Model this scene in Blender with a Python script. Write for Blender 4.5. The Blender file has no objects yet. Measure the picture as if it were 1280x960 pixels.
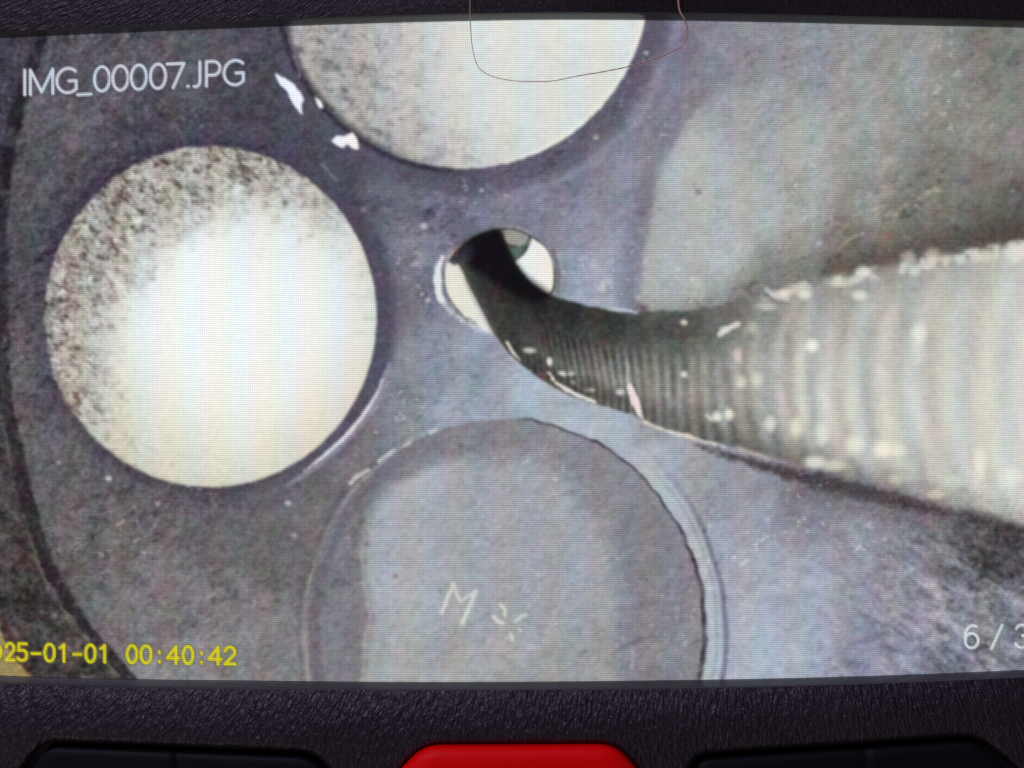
import bpy, bmesh, math, random
import numpy as np
from mathutils import Vector
from mathutils.geometry import delaunay_2d_cdt

random.seed(4)
scene = bpy.context.scene

# ---------------------------------------------------------------- scale, camera, world, lamps, exposure
MM = 0.001
D = 92.0                       # camera height above the display, mm
SC = 0.0719                    # mm of display seen per photo pixel
def W(px, py, z=0.0):
    """the point (metres) at height z mm over the display that lies along the line of sight of a photo pixel"""
    k = SC * (D - z) / D * MM
    return ((px - 640) * k, (480 - py) * k, z * MM)

cam_data = bpy.data.cameras.new('camera')
cam = bpy.data.objects.new('camera', cam_data)
scene.collection.objects.link(cam)
cam.location = (0, 0, D * MM)
cam_data.sensor_width = 36.0
cam_data.lens = 36.0 * D / (1280 * SC)
cam_data.clip_start = 0.001
cam_data.clip_end = 10.0
cam_data.dof.use_dof = True
cam_data.dof.focus_distance = D * MM
cam_data.dof.aperture_fstop = 11.0
scene.camera = cam

world = bpy.data.worlds.new('World')
scene.world = world
world.use_nodes = True
bg = world.node_tree.nodes['Background']
bg.inputs[0].default_value = (0.62, 0.60, 0.72, 1)
bg.inputs[1].default_value = 0.10

def area(name, loc, aim, size, power, col):
    l = bpy.data.lights.new(name, 'AREA'); l.shape = 'RECTANGLE'; l.size, l.size_y = size
    l.energy = power; l.color = col
    o = bpy.data.objects.new(name, l); scene.collection.objects.link(o)
    o.location = loc
    o.rotation_euler = (Vector(aim) - Vector(loc)).to_track_quat('-Z', 'Y').to_euler()
    return o
area('cover_sheen_light', (-0.17, 0.25, 0.26), (0, -0.03, 0), (0.14, 0.10), 0.9, (0.74, 0.62, 0.98))  # added violet lamp out of view, angled so the cover's slope reflects it
area('room_light', (-0.25, -0.38, 0.30), (0, 0.02, 0), (0.25, 0.25), 0.30, (1.0, 0.80, 0.86))

scene.render.engine = 'CYCLES'
scene.cycles.use_denoising = False
scene.view_settings.view_transform = 'Standard'
scene.view_settings.look = 'None'
scene.view_settings.exposure = 0.0
scene.view_settings.gamma = 1.0
scene.view_settings.use_curve_mapping = False

# ---------------------------------------------------------------- the picture shown on the LCD
# Worked out cell by cell as an arithmetic picture (sRGB 0..255) in the coordinates of the panel.
RNG = np.random.RandomState(11)
LAT = RNG.rand(256, 256)

def vnoise(x, y, s, seed=0, ang=0.0, stretch=1.0):
    """smooth lattice noise -1..1; feature size s, stretched along direction ang (degrees)"""
    a = math.radians(ang)
    u = (x * math.cos(a) + y * math.sin(a)) / (s * stretch) + seed * 17.31 + 500
    v = (-x * math.sin(a) + y * math.cos(a)) / s + seed * 9.77 + 500
    iu, iv = np.floor(u).astype(np.int64), np.floor(v).astype(np.int64)
    fu, fv = u - iu, v - iv
    fu, fv = fu * fu * (3 - 2 * fu), fv * fv * (3 - 2 * fv)
    a00 = LAT[iu & 255, iv & 255]; a10 = LAT[(iu + 1) & 255, iv & 255]
    a01 = LAT[iu & 255, (iv + 1) & 255]; a11 = LAT[(iu + 1) & 255, (iv + 1) & 255]
    return 2 * ((a00 * (1 - fu) + a10 * fu) * (1 - fv) + (a01 * (1 - fu) + a11 * fu) * fv) - 1

def fbm(x, y, s, seed=0, ang=0.0, stretch=1.0, octs=4, gain=0.6):
    t = 0; a = 1; n = 0
    for k in range(octs):
        t = t + a * vnoise(x, y, s / 2 ** k, seed + k * 3, ang, stretch); n += a; a *= gain
    return t / n * 1.6

def ss(e0, e1, v):
    t = np.clip((v - e0) / (e1 - e0), 0, 1)
    return t * t * (3 - 2 * t)

def seg_dist(X, Y, pts):
    """distance to a polyline and the fraction 0..1 along it of the nearest point"""
    best = np.full(X.shape, 1e9); frac = np.zeros(X.shape)
    n = len(pts) - 1
    for i in range(n):
        (x0, y0), (x1, y1) = pts[i][:2], pts[i + 1][:2]
        dx, dy = x1 - x0, y1 - y0
        L = dx * dx + dy * dy + 1e-9
        t = np.clip(((X - x0) * dx + (Y - y0) * dy) / L, 0, 1)
        d = np.hypot(X - x0 - t * dx, Y - y0 - t * dy)
        m = d < best
        best[m] = d[m]; frac[m] = (i + t[m]) / n
    return best, frac

def smooth_path(pts, k=8):
    """Catmull-Rom through the points"""
    p = [np.array(q, float) for q in pts]
    p = [2 * p[0] - p[1]] + p + [2 * p[-1] - p[-2]]
    out = []
    for i in range(1, len(p) - 2):
        for j in range(k):
            t = j / k
            out.append(0.5 * ((2 * p[i]) + (-p[i - 1] + p[i + 1]) * t + (2 * p[i - 1] - 5 * p[i] + 4 * p[i + 1] - p[i + 2]) * t * t
                              + (-p[i - 1] + 3 * p[i] - 3 * p[i + 1] + p[i + 2]) * t ** 3))
    out.append(p[-2])
    return [tuple(q) for q in out]

def poly_sd(X, Y, pts):
    """signed distance to a closed polygon, negative inside"""
    d, _ = seg_dist(X, Y, list(pts) + [pts[0]])
    ins = np.zeros(X.shape, bool)
    n = len(pts)
    for i in range(n):
        (x0, y0), (x1, y1) = pts[i], pts[(i + 1) % n]
        c = ((y0 > Y) != (y1 > Y)) & (X < (x1 - x0) * (Y - y0) / (y1 - y0 + 1e-12) + x0)
        ins ^= c
    return np.where(ins, -d, d)

class Painter:
    def __init__(self, X, Y):
        self.X, self.Y = X, Y
        self.img = np.zeros(X.shape + (3,))
    def box(self, x0, y0, x1, y1):
        X, Y = self.X, self.Y
        rows = np.where((Y.max(axis=1) >= y0) & (Y.min(axis=1) <= y1))[0]
        cols = np.where((X.max(axis=0) >= x0) & (X.min(axis=0) <= x1))[0]
        if len(rows) == 0 or len(cols) == 0: return None
        return np.s_[rows[0]:rows[-1] + 1, cols[0]:cols[-1] + 1]
    def over(self, a, col, sl=None):
        im = self.img if sl is None else self.img[sl]
        col = np.asarray(col, float)
        im[...] = im * (1 - a[..., None]) + col * a[..., None]
    def stroke(self, pts, w, col, soft=1.5, alpha=1.0, rough=0.0, taper=None, broken=0.0, smooth=True, seed=0):
        if smooth and len(pts) > 2: pts = smooth_path(pts)
        m = w + soft + 6
        xs = [p[0] for p in pts]; ys = [p[1] for p in pts]
        sl = self.box(min(xs) - m, min(ys) - m, max(xs) + m, max(ys) + m)
        if sl is None: return
        X, Y = self.X[sl], self.Y[sl]
        d, f = seg_dist(X, Y, pts)
        if rough: d = d + rough * vnoise(X, Y, 5, 40 + seed)
        ww = w / 2 * (1 if taper is None else np.interp(f, np.linspace(0, 1, len(taper)), taper))
        a = alpha * (1 - ss(ww - soft / 2, ww + soft / 2, d))
        if broken: a = a * ss(-broken, 0.35, vnoise(X, Y, 9, 60 + seed))
        self.over(a, col, sl)
    def poly(self, pts, col, soft=1.6, alpha=1.0, rough=0.0, seed=0, smooth=True):
        if smooth:
            q = list(pts); q = smooth_path(q + [q[0]], 4)[:-1]; pts = q
        m = soft + 6
        xs = [p[0] for p in pts]; ys = [p[1] for p in pts]
        sl = self.box(min(xs) - m, min(ys) - m, max(xs) + m, max(ys) + m)
        if sl is None: return
        X, Y = self.X[sl], self.Y[sl]
        d = poly_sd(X, Y, pts)
        if rough: d = d + rough * vnoise(X, Y, 5, 80 + seed)
        self.over(alpha * (1 - ss(-soft / 2, soft / 2, d)), col, sl)
    def blob(self, x, y, rx, ry, col, soft=0.5, alpha=1.0, ang=0):
        m = max(rx, ry) * (1 + soft) + 3
        sl = self.box(x - m, y - m, x + m, y + m)
        if sl is None: return
        a = math.radians(ang)
        dx, dy = self.X[sl] - x, self.Y[sl] - y
        d = np.hypot((dx * math.cos(a) + dy * math.sin(a)) / rx, (-dx * math.sin(a) + dy * math.cos(a)) / ry)
        self.over(alpha * (1 - ss(1 - soft, 1 + soft * .6, d)), col, sl)

# colours of the bare metal, read at points spread over the panel: x, y, r, g, b
METAL = [
 (100,60,76,72,88),(250,60,80,78,94),(330,90,66,64,84),(60,160,88,86,98),(200,150,76,72,90),(300,160,70,66,88),(-60,100,60,56,66),
 (30,300,80,80,94),(35,450,96,90,98),(-40,420,60,55,60),(110,230,80,76,92),(420,230,70,66,92),(455,180,78,74,100),(500,250,108,110,130),(520,330,126,126,146),
 (490,380,116,112,130),(540,460,138,144,160),(600,480,148,156,168),(520,500,130,137,150),(700,505,172,180,190),(760,540,168,176,186),(820,575,165,171,180),(570,505,150,162,178),(660,490,164,174,186),(440,570,116,114,122),(600,445,150,158,176),
 (380,630,108,100,110),(250,650,100,92,98),(150,600,104,96,100),(90,560,102,95,102),(200,750,118,112,116),(330,780,126,122,126),(250,830,132,130,132),(120,680,106,98,100),
 (350,700,108,104,104),(740,300,144,142,160),(660,250,132,132,152),(700,220,126,122,142),(760,350,148,154,172),(840,60,118,112,132),(790,150,128,124,142),(900,80,136,134,144),
 (780,230,138,136,152),(560,250,112,108,132),(872,220,176,180,178),(900,300,178,181,180),(870,350,168,172,168),(1000,180,168,169,164),(1000,70,140,140,146),(940,140,152,152,154),
 (1120,100,150,150,146),(1010,250,166,166,159),(1060,180,158,158,151),(960,260,174,176,172),(1250,60,128,124,116),(1220,160,138,134,124),(1200,220,126,120,112),(1080,250,146,142,134),(1150,272,122,115,106),(1260,270,94,88,80),(960,345,146,142,136),
 (1000,315,152,148,140),(1050,310,130,124,114),(950,650,160,160,174),(1000,760,162,167,182),(950,810,168,176,192),(1080,660,146,144,156),(1100,640,128,124,130),(1150,730,142,138,150),(1250,690,74,71,76),
 (1200,690,120,116,122),(1240,780,132,130,140),(1180,750,140,137,147),(1100,830,138,138,158),(870,570,156,157,164),(820,540,152,154,160),(1000,620,134,130,140),(1180,830,122,122,138),(940,720,164,168,178),(1350,700,70,64,70),(1350,100,112,106,98),
 (930,600,150,148,158),(20,740,66,60,58)]

def metal_field(X, Y):
    num = np.zeros(X.shape + (3,)); den = np.zeros(X.shape)
    for x, y, r, g, b in METAL:
        w = 1 / (((X - x) ** 2 + (Y - y) ** 2) + 300.0) ** 2.1
        num += w[..., None] * np.array([r, g, b], float); den += w
    f = num / den[..., None]
    k = (.45 + .35 * ss(380, 620, X))[..., None]       # the left of the head is plainer grey
    return (f * k + f.mean(axis=-1, keepdims=True) * (1 - k) * np.array([1.0, 1.01, 1.0])) * (np.array([1.015, 1.0, 1.01]) * (1 - k) * 1.6 + np.array([.99, 1.018, 1.035]) * (1 - (1 - k) * 1.6))

# glyph strokes in a unit box, x right, y down, baseline at 1
def arc(cx, cy, rx, ry, a0, a1, n=14):
    return [(cx + rx * math.cos(math.radians(a0 + (a1 - a0) * i / n)), cy + ry * math.sin(math.radians(a0 + (a1 - a0) * i / n))) for i in range(n + 1)]
GLYPH = {
 'I': [[(.5,0),(.5,1)]], 'M': [[(0,1),(0,0),(.5,.92),(1,0),(1,1)]],
 'G': [arc(.56,.5,.56,.5,-48,-180,12) + arc(.56,.5,.56,.5,-180,-318,12)[1:] + [(.97,.85),(.97,.52),(.6,.52)]],
 '_': [[(0,1.1),(1,1.1)]], '0': [arc(.5,.5,.5,.5,0,360,28)],
 '7': [[(0,.02),(1,.02),(.35,1)]], '.': [[(.3,.97),(.5,.97)]],
 'J': [[(1,0),(1,.75)] + arc(.4,.75,.6,.25,0,110,8)], 'P': [[(0,1),(0,0),(.5,0)] + arc(.5,.28,.5,.28,-90,90,12) + [(0,.56)]],
 '2': [arc(.5,.28,.46,.28,-170,30,12) + [(.02,.98),(1,.98)]],
 '5': [[(.92,.02),(.12,.02),(.08,.42)] + arc(.46,.68,.5,.31,-110,150,14)],
 '1': [[(.1,.22),(.6,.02),(.6,1)]], '-': [[(0,.56),(1,.56)]], ':': [[(.5,.32),(.5,.4)],[(.5,.88),(.5,.95)]],
 '4': [[(.78,1),(.78,.02),(0,.7),(1.05,.7)]],
 '6': [[(.86,.06)] + arc(.62,.55,.6,.54,-95,-178,8) + arc(.5,.68,.48,.32,180,-180,24)],
 '/': [[(0,1.05),(1,0)]], '3': [arc(.45,.26,.45,.25,-160,80,12) + arc(.45,.74,.5,.27,-85,160,14)],
}
NAME_ROW = [('I',29,33),('M',38,66),('G',71,96),('_',97,114),('0',118,137),('0',141,160),('0',164,183),('0',188,207),('7',209,230),('.',233,238),('J',241,250),('P',258,275),('G',280,305)]
DATE_ROW = [('2',-40,-28),('0',-15,-2+3),('2',7,18),('5',22,34),('-',40,50),('0',56,68),('1',74,84),('-',92,101),('0',107,119),('1',125,135),('0',159,171),('0',176,189),(':',196,203),
            ('4',209,223),('0',229,241),(':',249,255),('4',261,276),('2',281,294)]
PAGE_ROW = [('6',1206,1223),('/',1239,1253),('3',1270,1286)]

def caption(P, row, top, height, w, col, soft=1.6, halo=None):
    """writes one row of glyphs; returns the mask of the cells it covers"""
    mask = np.zeros(P.X.shape)
    for ch, x0, x1 in row:
        sl = P.box(x0 - 8, top(x0) - 8, x1 + 8, top(x1) + height + 12)
        if sl is None: continue
        X, Y = P.X[sl], P.Y[sl]
        d = np.full(X.shape, 1e9)
        for st in GLYPH[ch]:
            pts = [(x0 + u * (x1 - x0), top(x0 + u * (x1 - x0)) + v * height) for u, v in st]
            d = np.minimum(d, seg_dist(X, Y, pts)[0])
        if halo: P.over(.55 * (1 - ss(w / 2, w / 2 + 3.5, d)), halo, sl)
        a = 1 - ss(w / 2 - soft / 2, w / 2 + soft / 2, d)
        P.over(a * .96, col, sl)
        mask[sl] = np.maximum(mask[sl], a)
    return mask > .4

PROBE_TOP = [(572,314),(598,293),(624,287),(634,305),(646,329),(664,352),(684,366),(705,374),(740,383),(790,389),(840,388),(890,382),(930,370),(965,358),(1010,349),(1080,334),(1160,318),(1230,308),(1290,298),(1420,276)]
PROBE_BOT = [(572,314),(578,338),(592,368),(606,396),(618,418),(640,446),(672,472),(710,494),(752,508),(790,518),(830,538),(870,549),(920,560),(980,578),(1040,595),(1100,612),(1160,628),(1220,645),(1290,664),(1420,698)]

def paint(X, Y):
    P = Painter(X, Y)
    warp = 5 * vnoise(X, Y, 40, 1) + 1.6 * vnoise(X, Y, 9, 2)
    P.img[...] = metal_field(X + 10 * vnoise(X, Y, 50, 5), Y + 10 * vnoise(X, Y, 50, 6))
    # light patchiness of the as-cast metal
    grit = fbm(X, Y, 9, 3, -35, 1.6, 4, .75)
    mott = fbm(X, Y, 46, 9, -30, 1.5, 3)
    P.img += (mott * (7 - 4 * ss(800, 860, X)) + 5 * fbm(X, Y, 17, 13, -30, 1.4, 2))[..., None]
    P.img += (grit * (9 + 7 * ss(500, 150, X) + 2.5 * ss(1100, 1280, X)))[..., None]
    # streaky casting skin lower right, running down to the right
    lr = ss(860, 1010, X) * ss(600, 680, Y)
    P.img += (lr * (8 + 30 * ss(1000, 1220, X)) * fbm(X, Y, 9, 21, 32, 2.4, 3, .7))[..., None]
    # ...and on the right chamber running up to the right
    ur = ss(820, 900, X) * ss(420, 330, Y)
    P.img += (ur * 5.5 * fbm(X, Y, 6, 25, -38, 2.2, 3, .8))[..., None]
    # seam of the right chamber
    seam = smooth_path([(985,20),(930,70),(880,122),(846,176),(822,235),(808,300),(803,350),(800,395)])
    d, f = seg_dist(X, Y, seam)
    side = np.interp(Y, [p[1] for p in seam], [p[0] for p in seam])
    sdist = X - side + warp * .6
    vis = ss(50, 215, Y) * ss(400, 385, Y)
    P.over(.55 * vis * (1 - ss(0, 26, np.abs(sdist + 13))), (110, 108, 120))
    P.over(.62 * vis * ss(-3, 6, sdist) * ss(210, 5, sdist), (176, 180, 179))
    # broad soft step above the seam
    

    # sooty patches between the two bright valves
    soot = ss(170, 40, np.hypot((X - 470) * .8, (Y - 235) * 1.1)) * ss(.0, .55, fbm(X, Y, 26, 141, -30, 1.3, 4, .8))
    P.over(.6 * soot, (62, 66, 80))
    # ---------------- valve upper middle
    ct = np.hypot(X - 580, Y + 20)
    ringt = ct + warp * .8
    P.over(.3 * ss(300, 250, ringt), (84, 82, 94))
    P.over(.75 * ss(274, 244, ringt) * (.45 + .45 * ss(300, 520, X)), (84, 81, 98))
    P.over(.35 * ss(12, 0, np.abs(ringt - 272)) * ss(470, 600, X), (158, 160, 178))
    P.over(.8 * ss(7, 0, np.abs(ct - 234)) * ss(620, 520, X), (44, 38, 50))
    m_top = ct + .9 * vnoise(X, Y, 7, 31) < 230.5
    sp = fbm(X, Y, 7, 33, -20, 1.2, 3, .8)
    tl = np.clip(ss(620, 400, X) + .35 * ss(120, 200, Y) * ss(700, 560, X), 0, 1)
    base = np.array([217, 221, 217]) * (1 - tl[..., None]) + np.array([170, 168, 167]) * tl[..., None]
    base = base + (ss(100, 20, Y) * ss(420, 640, X) * 4)[..., None]
    base = base + (sp * (4 + 14 * tl))[..., None]
    dk = np.clip(fbm(X, Y, 9, 36, 20, 1.3, 3, .7) - .1, 0, 1) * (.12 + 1.0 * tl)
    base = base - (dk * 52)[..., None] * np.array([1, 1, .92])
    edge = ss(9, 0, 230 - ct)
    base = base * (1 - .45 * (edge * ss(560, 440, X))[..., None])
    hl = edge * ss(610, 680, X)
    base = base * (1 - .7 * hl[..., None]) + np.array([240, 240, 226]) * .7 * hl[..., None]
    P.over((1 - ss(228.5, 232.5, ct + .9 * vnoise(X, Y, 7, 31))), base)

    # ---------------- valve at left
    ex, ey = (X - 263) / 208, (Y - 396) / 213
    er = np.hypot(ex, ey)
    ang = np.degrees(np.arctan2(ey, ex))            # 0 right, 90 down
    rr = er + warp * .002
    right = ss(-115, -70, ang) * ss(75, 30, ang)
    P.over(.8 * right * ss(1.15, 1.07, rr), (78, 72, 90))
    P.over(.3 * ss(1.28, 1.05, rr), (72, 68, 82))
    left = 1 - ss(-125, -95, ang) * ss(100, 60, ang)
    P.over(.45 * left * ss(1.12, 1.0, rr), (72, 64, 76))
    ul = ss(-175, -150, ang) * ss(-55, -90, ang)
    P.over(.65 * ul * ss(1.10, 1.03, rr + .012 * grit), (56, 50, 68))
    P.over(.35 * ss(.03, .0, np.abs(rr - 1.155)) * ss(-165, -140, ang) * ss(-100, -125, ang), (52, 46, 62))
    bot = ss(40, 62, ang) * ss(160, 110, ang)
    P.over(.6 * bot * ss(1.085, 1.01, rr), (70, 60, 70))
    # bright curved lip lower right
    P.stroke([(487,455),(478,484),(462,513),(440,541),(415,566),(385,590),(360,606)], 9, (150, 148, 160), 6, .8, taper=[.4,1,1.1,1.1,1,.8,.3])
    P.stroke([(482,462),(472,490),(455,517),(434,543),(408,567),(380,589)], 4.2, (222, 222, 230), 2.2, .95, taper=[.2,.7,1.1,1.2,1.1,.3], rough=.5)
    blob = np.hypot((X - 318) / 190, (Y - 456) / 196)
    tx = ss(.78, 1.30, blob + .05 * vnoise(X, Y, 30, 41) + .07 * fbm(X, Y, 12, 43)) * (1 - .55 * ss(330, 440, X)) * (1 - .75 * ss(500, 580, Y))
    yw = ss(380, 560, Y)[..., None]
    base = np.array([238, 243, 242]) * (1 - yw) + np.array([237, 238, 229]) * yw
    rimg = ss(.35, 1.08, np.hypot((X - 300) / 215, (Y - 410) / 215))[..., None]
    base = base - rimg * np.array([26, 26, 32]) - yw * rimg * np.array([0, 1, 3])
    base = base + 3 * vnoise(X, Y, 60, 45)[..., None]
    warm = ss(300, 460, X)[..., None] * yw
    base = base + warm * np.array([0, -8, -8])
    low = np.array([168, 164, 156])
    base = base * (1 - .85 * tx[..., None]) + low * .85 * tx[..., None]
    sp = fbm(X, Y, 6.5, 47, 32, 1.3, 3, .9)
    base = base + (tx * sp * 34)[..., None]
    chip = np.clip(fbm(X, Y, 7.5, 49, 32, 1.5, 3, .8) + .1, 0, 1)
    base = base - (chip * tx * 92)[..., None] * np.array([.92, 1, .98])
    base = base + (np.clip(-fbm(X, Y, 6, 53, 28, 1.3, 3) - .2, 0, 1) * tx * 45)[..., None]
    faint = np.clip(fbm(X, Y, 9, 55, 10, 1.2, 3) - .5, 0, 1) * ss(.5, 1.0, blob)
    base = base - (faint * 46)[..., None]
    base = base * (1 - .18 * (ss(.03, 0, 1 - er) * ss(90, 130, np.abs(ang)))[..., None])
    erj = er + .0022 * vnoise(X, Y, 8, 57) + .008 * vnoise(X, Y, 7, 59) * tx
    P.over(1 - ss(.990, 1.008, erj), base)
    m_left = erj < 1.0
    P.stroke([(68,330),(62,365),(60,400),(64,440),(74,480)], 3, (176, 170, 160), 3, .45, broken=.3)

    # ---------------- valve at the bottom
    bx, by = (X - 633) / 249, (Y - 791) / 267
    br = np.hypot(bx, by); bang = np.degrees(np.arctan2(by, bx))
    brr = br + warp * .0012
    inside = 1 - ss(.994, 1.004, brr)
    rm = ss(125, 95, bang)
    rt = ss(-100, -45, bang)                          # grows to the right
    fld = np.array([128, 126, 133]) * np.ones(X.shape + (3,))
    fld = fld + ((X - 600) * .012 - (Y - 700) * .02)[..., None]
    fld = fld + (grit * 9 + mott * 6)[..., None]
    P.over(inside * .92, fld)
    # pale dry patch inside it
    patch = [(448,870),(457,800),(462,765),(455,735),(452,690),(456,652),(468,628),(490,606),(520,590),(552,576),(594,566),(640,563),(684,572),(720,594),(750,632),(772,680),(781,730),(784,790),(788,870)]
    sd = poly_sd(X, Y, smooth_path(patch, 4)) + 3 * vnoise(X, Y, 14, 71) + 1.5 * vnoise(X, Y, 5, 72)
    inn = (1 - ss(-14, 8, sd + 3 * grit)) * ss(620, 560, X) + (1 - ss(-34, 12, sd)) * ss(560, 620, X)
    pc = np.array([170, 174, 181]) * np.ones(X.shape + (3,))
    pc = pc + (-(X - 560) * .045)[..., None] * np.array([1, 1, 1]) + (ss(720, 850, Y) * 12)[..., None] * np.array([-.3, -.5, -1.0])
    pc = pc + (grit * 7 + mott * 6)[..., None]
    P.over(inn * inside * .9, pc)
    P.over(.3 * ss(4, 0, np.abs(sd)) * ss(520, 470, X) * ss(640, 700, Y), (198, 198, 200))
    # ring and grooves around it
    P.over(.85 * ss(1.0, 1.012, brr) * ss(1.105, 1.06, brr) * ss(-75, -40, bang) * ss(95, 60, bang), (180, 187, 193))
    P.over(.5 * ss(.014, 0, np.abs(brr - 1.06)) * ss(-60, -30, bang) * rm, (140, 142, 152))
    P.over(.75 * ss(.022, .004, np.abs(brr - 1.098 - .01 * ss(-30, 20, bang))) * ss(-52, -18, bang) * rm, (108, 106, 126))
    wl = .006 + .010 * ss(-40, 0, bang)
    P.over(.9 * (1 - ss(wl * .4, wl + .004, np.abs(brr - .997 + .006 * vnoise(X, Y, 12, 73) + .0015 * vnoise(X, Y, 5, 74)))) * ss(-92, -78, bang) * rm * (.65 + .35 * ss(-.3, .3, vnoise(X, Y, 16, 75))), (58, 52, 70))
    P.over(.5 * ss(.010, 0, np.abs(br - .975)) * ss(-30, -5, bang) * rm * ss(-.1, .5, vnoise(X, Y, 10, 77)), (176, 172, 180))
    lg = ss(-100, -135, bang) + ss(90, 140, bang)
    lg = np.clip(lg, 0, 1)
    P.over(.55 * ss(.045, .006, np.abs(brr - .965)) * lg, (98, 92, 106))
    P.over(.7 * ss(.015, .002, np.abs(brr - 1.012)) * lg * (.55 + .45 * ss(-.5, .6, vnoise(X, Y, 26, 79))), (162, 158, 164))
    P.over(.45 * ss(.014, 0, np.abs(brr - 1.042)) * lg, (96, 90, 100))
    P.over(.45 * ss(.01, 0, np.abs(brr - .998)) * ss(-140, -125, bang) * ss(-92, -110, bang), (92, 88, 100))
    m_bot = inside > .5
    for pts, w in (([(474,576),(483,569),(492,563)], 4.5), ([(506,558),(514,552)], 3), ([(438,604),(446,596),(460,588)], 5), ([(538,541),(545,537)], 5)):
        P.stroke(pts, w, (206, 208, 206), 3, .8, rough=.8)
    for pts, w in (([(552,766),(560,746),(567,730)], 4.4), ([(567,730),(571,743),(576,752)], 3.4), ([(576,752),(586,745),(595,739)], 3.2), ([(595,739),(587,757),(578,779)], 5),
                   ([(626,756),(631,762),(631,768)], 4.2), ([(617,771),(623,777),(628,778)], 4.6), ([(645,776),(652,771),(658,768)], 4), ([(638,792),(640,799)], 4), ([(648,786),(652,789)], 2.6)):
        P.stroke(pts, w, (214, 218, 210), 2.6, .9, rough=.5)
    P.stroke([(790,810),(791,820),(790,835)], 2.5, (188, 186, 176), 2, .6, rough=1); P.stroke([(812,806),(822,808),(823,822)], 4, (160, 156, 150), 5, .5)

    # ---------------- flexible probe: cast shade around it, then the body
    P.stroke([(800,392),(880,385),(950,358),(1050,330),(1160,305),(1300,280),(1420,262)], 44, (88, 83, 76), 44, .38, taper=[.3,.5,.8,1,1.1,1.2,1.2])
    P.stroke([(1040,338),(1150,312),(1280,286),(1420,262)], 22, (72, 65, 59), 30, .55)
    P.stroke([(870,556),(960,584),(1040,606),(1110,624),(1190,642),(1290,668),(1420,700)], 20, (62, 54, 57), 12, .85, taper=[.15,.6,1.2,1.0,.6,1.0,1.2], rough=3.5)
    P.stroke([(1190,656),(1290,690),(1420,740)], 50, (88, 84, 87), 60, .4)
    P.stroke([(1000,616),(1080,634),(1180,655)], 20, (104, 98, 106), 22, .5)
    body = smooth_path(PROBE_TOP, 5) + smooth_path(PROBE_BOT, 5)[::-1]
    sd = poly_sd(X, Y, body)
    rgh = ss(640, 760, X)
    sdj = sd + rgh * (1.8 * vnoise(X, Y, 9, 91) + (1 + 2.5 * ss(900, 1000, X)) * vnoise(X, Y, 16, 92))
    softb = 2 + 7 * ss(850, 1100, X)
    a_body = 1 - ss(-softb, softb, sdj + softb * .4)
    ty = np.interp(X, [p[0] for p in PROBE_TOP[2:]], [p[1] for p in PROBE_TOP[2:]])
    by_ = np.interp(X, [p[0] for p in PROBE_BOT[1:]], [p[1] for p in PROBE_BOT[1:]])
    t = np.clip((Y - ty) / np.maximum(by_ - ty, 1), 0, 1)
    # brightness along (columns) and across (rows)
    xs = [560, 640, 700, 760, 820, 880, 940, 1000, 1080, 1180, 1280, 1420]
    rowv = {0.0: [20, 30, 46, 56, 84, 92, 118, 138, 144, 158, 184, 196], .2: [12, 18, 46, 56, 70, 92, 138, 170, 180, 192, 204, 206], .45: [34, 40, 66, 92, 112, 136, 168, 196, 198, 202, 206, 208],
            .7: [50, 54, 98, 134, 140, 142, 160, 192, 200, 204, 208, 210], .88: [56, 56, 72, 84, 104, 112, 134, 156, 184, 196, 204, 206], 1.0: [60, 62, 78, 92, 104, 92, 98, 104, 118, 140, 160, 170]}
    ks = sorted(rowv)
    lay = np.stack([np.interp(X, xs, rowv[k]) for k in ks])
    pos = np.interp(t, ks, range(len(ks)))
    i0 = np.clip(np.floor(pos).astype(int), 0, len(ks) - 2); fr = pos - i0
    lum = np.take_along_axis(lay, i0[None], 0)[0] * (1 - fr) + np.take_along_axis(lay, (i0 + 1)[None], 0)[0] * fr
    # coil turns, wider towards the lens
    px = np.arange(600, 1421)
    per = np.interp(px, [600, 700, 780, 840, 900, 960, 1060, 1200, 1400], [7.5, 8.6, 10.6, 14.5, 20, 27, 35, 44, 60])
    ph = np.cumsum(2 * math.pi / per)
    yc = (ty + by_) / 2
    xr = X - .0019 * (Y - yc) ** 2 * ss(800, 1000, X) - .22 * np.minimum(Y - yc, 40) * ss(900, 700, X) + 5.0 * vnoise(X, Y, 60, 93) * ss(760, 950, X)
    rib = np.sin(np.interp(xr, px, ph))
    amp = np.interp(X, [640, 690, 760, 860, 930, 1000, 1100, 1250, 1400], [0, 14, 26, 21, 18, 15, 11, 6, 4]) * ss(.28, .5, t + .25 * ss(900, 1020, X)) * (.7 + .5 * vnoise(X, Y, 24, 94))
    lum = lum + rib * amp
    tone = np.stack([lum * 1.0, lum * 1.0, lum * .975 - 2], -1)
    tone = tone + (fbm(X, Y, 8, 95, 80, 1.5, 3) * np.interp(X, [560, 700, 900, 1050], [3, 9, 9, 3]))[..., None]
    tone = tone + (vnoise(X, Y, 26, 96, 85, 2.5) * np.interp(X, [560, 800, 1000, 1300], [2, 6, 9, 6]))[..., None]
    tone = np.maximum(tone, 6)

    # ---------------- spark plug hole
    hx, hy = (X - 622) / 72, (Y - 350) / 66
    hr = np.hypot(hx, hy)
    P.over(.35 * ss(1.35, 1.02, hr) * ss(.2, -.5, hy - hx * .4), (104, 98, 116))
    P.stroke([(553,322),(548,338),(547,356),(551,372),(562,388),(580,402),(600,413),(615,418)], 7, (226, 228, 224), 2.5, 1.0, taper=[.6,1.2,1.4,1.2,.6,.5,.5,.3], rough=1.3)
    P.stroke([(556,380),(570,396),(592,410),(612,416)], 6, (150, 156, 176), 4, .6)
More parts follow.
